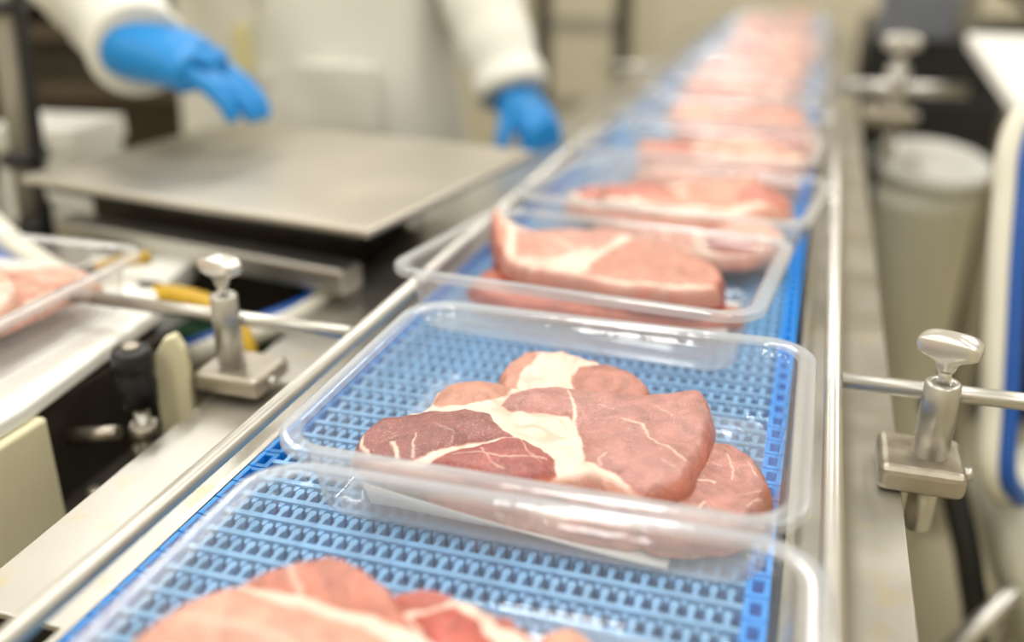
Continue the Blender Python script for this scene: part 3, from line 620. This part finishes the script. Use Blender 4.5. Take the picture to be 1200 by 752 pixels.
for k in range(5): dm('cooling_fin', MB().box(-.06+.028*k, -.052+.028*k, -.135, .1, .53, .73), GREYM, .002)
# dark machine behind on the right
t = empty('tray_feeder', .52, 2.75, -ZR, 'dark machine with grey panels blurred beyond the far right clamp', 'machine')
dm2 = lambda name, mb, m, b=.006: mb.build(name, m, t, b)
dm2('body', MB().box(-.42, .12, -.30, .35, .0, .93), BLACKP)  # body made black to paint in the big shadow below the panels
dm2('hopper', MB().prism([(-.36, -.20), (-.18, -.20), (-.18, .2), (-.36, .2)], .93, 1.08), GREYM)
dm2('inclined_panel', MB().add([(-.26, -.24, 1.20), (.14, -.24, .93), (.14, .25, .93), (-.26, .25, 1.20), (-.26, -.24, 1.12), (.14, -.24, .85), (.14, .25, .85), (-.26, .25, 1.12)], [(0,1,2,3),(7,6,5,4),(0,4,5,1),(1,5,6,2),(2,6,7,3),(3,7,4,0)]), GREYM)
dm2('front_panel', MB().box(-.30, .15, -.315, -.30, .35, .80), BLACKP)
dm2('cover', MB().box(-.40, -.24, -.32, -.22, .93, 1.04), mat('blue_grey_paint', (110, 114, 124), .5, .2, .1, 8))
# frame and hanging sheet beyond the worker
t = empty('wash_station', -.95, 3.35, -ZR, 'grey steel frame with a white hanging sheet against the beige wall', 'frame')
for x in (.0, .28): MB().box(x, x+.05, -.02, .02, 0, 1.7).build('upright', DARKM, t)
for z in (.55, .82, 1.02, 1.2): MB().box(.02, .32, -.015, .015, z, z+.05).build('crossbar', GREYM, t)
MB().box(-.24, -.06, -.02, .02, .98, 1.75).build('hanging_sheet', WHITEP, t, .008); MB().box(-.25, .33, -.025, .025, 1.70, 1.74).build('top_bar', STEEL, t)

# ------------------------------------------------------------------ the worker
def skinned(name, nodes, edges, m, parent=None, sub=2, root=0):
    me = bpy.data.meshes.new(name); me.from_pydata([n[0] for n in nodes], edges, []); me.update()
    o = link(name, me, m, parent)
    o.modifiers.new('skin', 'SKIN'); o.modifiers.new('sub', 'SUBSURF').levels = sub; o.modifiers['sub'].render_levels = sub
    o.modifiers['skin'].use_smooth_shade = True
    sv = me.skin_vertices[0].data
    for i, n in enumerate(nodes):
        r = n[1]; sv[i].radius = (r, r) if not isinstance(r, tuple) else r; sv[i].use_root = (i == root)
    return o
ch = lambda *idx: [(a, b) for a, b in zip(idx[:-1], idx[1:])]
PX, PY = -.80, 1.47                              # where the worker stands
HR = Vector((-.622, .920, .080)); WR = Vector((-.704, .912, .102)); ER = Vector((-.93, 1.10, .20)); SR = Vector((-.985, 1.47, .46))
HL = Vector((-.385, 1.355, -.045)); WL = Vector((-.425, 1.375, .000)); EL = Vector((-.535, 1.47, .20)); SL = Vector((-.615, 1.50, .46))
tc_ = Vector((PX, PY, 0))
nodes = [((PX, PY, -.02), .125), ((PX, PY, .12), .130), ((PX, PY+.01, .30), .135), ((PX, PY+.02, .45), .11), ((PX, PY+.01, .54), .055), ((PX, PY-.01, .62), .075), ((PX, PY-.015, .72), .088), ((PX, PY, .79), .055),
         (SR, .06), (ER, .042), (WR, .028), (SL, .06), (EL, .042), (WL, .028),
         ((PX-.10, PY, -.12), .085), ((PX-.11, PY, -.48), .058), ((PX-.11, PY+.01, -.87), .040), ((PX-.11, PY-.13, -.92), .033),
         ((PX+.10, PY, -.12), .085), ((PX+.11, PY, -.48), .058), ((PX+.11, PY+.01, -.87), .040), ((PX+.11, PY-.13, -.92), .033), ((PX, PY-.105, .685), .016)]
ed = ch(0, 1, 2, 3, 4, 5, 6, 7)+[(3, 8)]+ch(8, 9, 10)+[(3, 11)]+ch(11, 12, 13)+[(0, 14)]+ch(14, 15, 16, 17)+[(0, 18)]+ch(18, 19, 20, 21)+[(6, 22)]
root = skinned('person', nodes, ed, SKIN); root.location.z = ZR
tag(root, 'worker in a white coat and blue gloves leaning over the bench scale', 'person')
# coat: a fuller shell with sleeves
def ellipse_ring(c, rx_, ry_, n=40, fold=0., ph=0):
    return [(c[0]+rx_*math.cos(a)*(1+fold*math.sin(9*a+ph)), c[1]+ry_*math.sin(a)*(1+fold*math.sin(9*a+ph)), c[2]+fold*.15*math.sin(5*a)) for a in [2*PI*k/n for k in range(n)]]
coat = MB().loft([ellipse_ring((PX+.01, PY+.0, z), a, b, fold=f, ph=z*9) for z, a, b, f in [(-.55, .265, .19, .05), (-.40, .258, .185, .045), (-.20, .248, .178, .035), (-.08, .242, .172, .03), (-.02, .238, .175, .02), (.03, .232, .165, .035), (.10, .226, .166, .02), (.20, .228, .165, .018), (.33, .238, .158, .014), (.43, .235, .140, .01), (.49, .18, .11, .008), (.53, .10, .08, 0), (.56, .072, .07, 0)]], cap=False).build('coat', COAT, root)
def sleeve(S, E_, W, rs, name='sleeve'):
    P = smoothpath([S, S.lerp(E_, .5), E_, E_.lerp(W, .55), W], 7); n = len(P); rr = [rs[0]+(rs[1]-rs[0])*(i/(n-1))+.0022*math.sin(i*1.7) for i in range(n)]
    o = MB().tube(P, rr, 24).build(name, COAT, root)
    d = (W-E_).normalized(); MB().tube([W-d*.03, W-d*.005, W+d*.004], [rs[1]*1.06, rs[1]*1.1, rs[1]*1.02], 24).build('cuff', COAT, o); return o
sleeve(SR, ER, WR, (.085, .050)); sleeve(SL, EL, WL, (.08, .050))
for z in (.02, .14, .26, .38): MB().tube([(PX+.012, PY-.168, z), (PX+.012, PY-.178, z)], .008).build('button', WHITEP, coat)
MB().box(PX+.06, PX+.19, PY-.168, PY-.150, -.06, .04).build('pocket', COAT, coat, .006)
MB().box(PX-.03, PX-.005, PY-.182, PY-.170, .02, .09).build('badge', mat('pale_yellow_card', (222, 214, 160), .6), coat, .002)
# gloves with five fingers
def glove(W, Hc, side, curl, fat=1.):
    d = (Hc-W).normalized(); upv = Vector((0, 0, 1)); lat = d.cross(upv).normalized()*side; nrm = lat.cross(d).normalized()*side
    if nrm.z < 0: nrm = -nrm
    n = [(W-d*.045, (.040, .036)), (W, (.034*fat, .030*fat)), (W+d*.04+nrm*.006, (.044*fat, .028*fat)), (W+d*.085, (.046*fat, .022*fat))]; e = ch(0, 1, 2, 3)
    for k, (off, ln) in enumerate(((-.031, .066), (-.010, .078), (.011, .074), (.031, .058))):
        b = W+d*.082+lat*off; q = [b+d*ln*.36+nrm*-curl*.012, b+d*ln*.68-nrm*curl*.034, b+d*ln*.86-nrm*curl*.062]
        i = len(n); n += [(b, .0115), (q[0], .0105), (q[1], .0098), (q[2], .0085)]; e += [(3, i)]+ch(i, i+1, i+2, i+3)
    b = W+d*.035-lat*.034; i = len(n); n += [(b, .013), (b+d*.03-lat*.022-nrm*.010*curl, .0115), (b+d*.058-lat*.026-nrm*.03*curl, .0095)]; e += [(2, i)]+ch(i, i+1, i+2)
    return skinned('glove', [(tuple(p), r) for p, r in n], e, GLOVE, root, 2, 0)
glove(WR, HR, 1, .55, 1.22); glove(WL, HL, -1, 1.5)
# trousers, boots, cap
for s in (-1, 1):
    MB().tube([(PX+s*.10, PY, -.05), (PX+s*.11, PY, -.48), (PX+s*.11, PY+.01, -.86)], [.105, .082, .068], 20).build('trouser_leg', TROUS, root)
    MB().loft([[(PX+s*.11+.052*math.cos(a)*k, PY-.05+.135*math.sin(a)*k, z) for a in [2*PI*i/24 for i in range(24)]] for z, k in ((-.95, 1), (-.925, 1.02), (-.89, .9), (-.87, .6))]).build('boot', WHITEP, root, 0)
MB().loft([[(PX+a*math.cos(u), PY+.005+b*math.sin(u), z) for u in [2*PI*i/28 for i in range(28)]] for z, a, b in ((.735, .098, .112), (.75, .104, .118), (.79, .106, .118), (.83, .09, .10), (.855, .05, .055), (.862, .01, .01))]).build('cap', WHITEP, root)
for s in (-1, 1):
    MB().lathe([(.002, -.008), (.008, -.005), (.010, 0), (.008, .005), (.002, .008)], PX+s*.032, PY-.094, 12).build('eye', WHITEP, root).location = (0, 0, .715)
    MB().loft([[(PX+s*.092+.010*math.cos(u), PY+.01+.020*math.sin(u)*k, .69+z) for u in [2*PI*i/12 for i in range(12)]] for z, k in ((-.03, .3), (-.01, .9), (.015, 1), (.03, .4))]).build('ear', SKIN, root)
MB().tube([(PX-.022, PY-.098, .642), (PX, PY-.103, .640), (PX+.022, PY-.098, .642)], .005, 8).build('mouth', mat('lips', (180, 110, 100), .5), root)
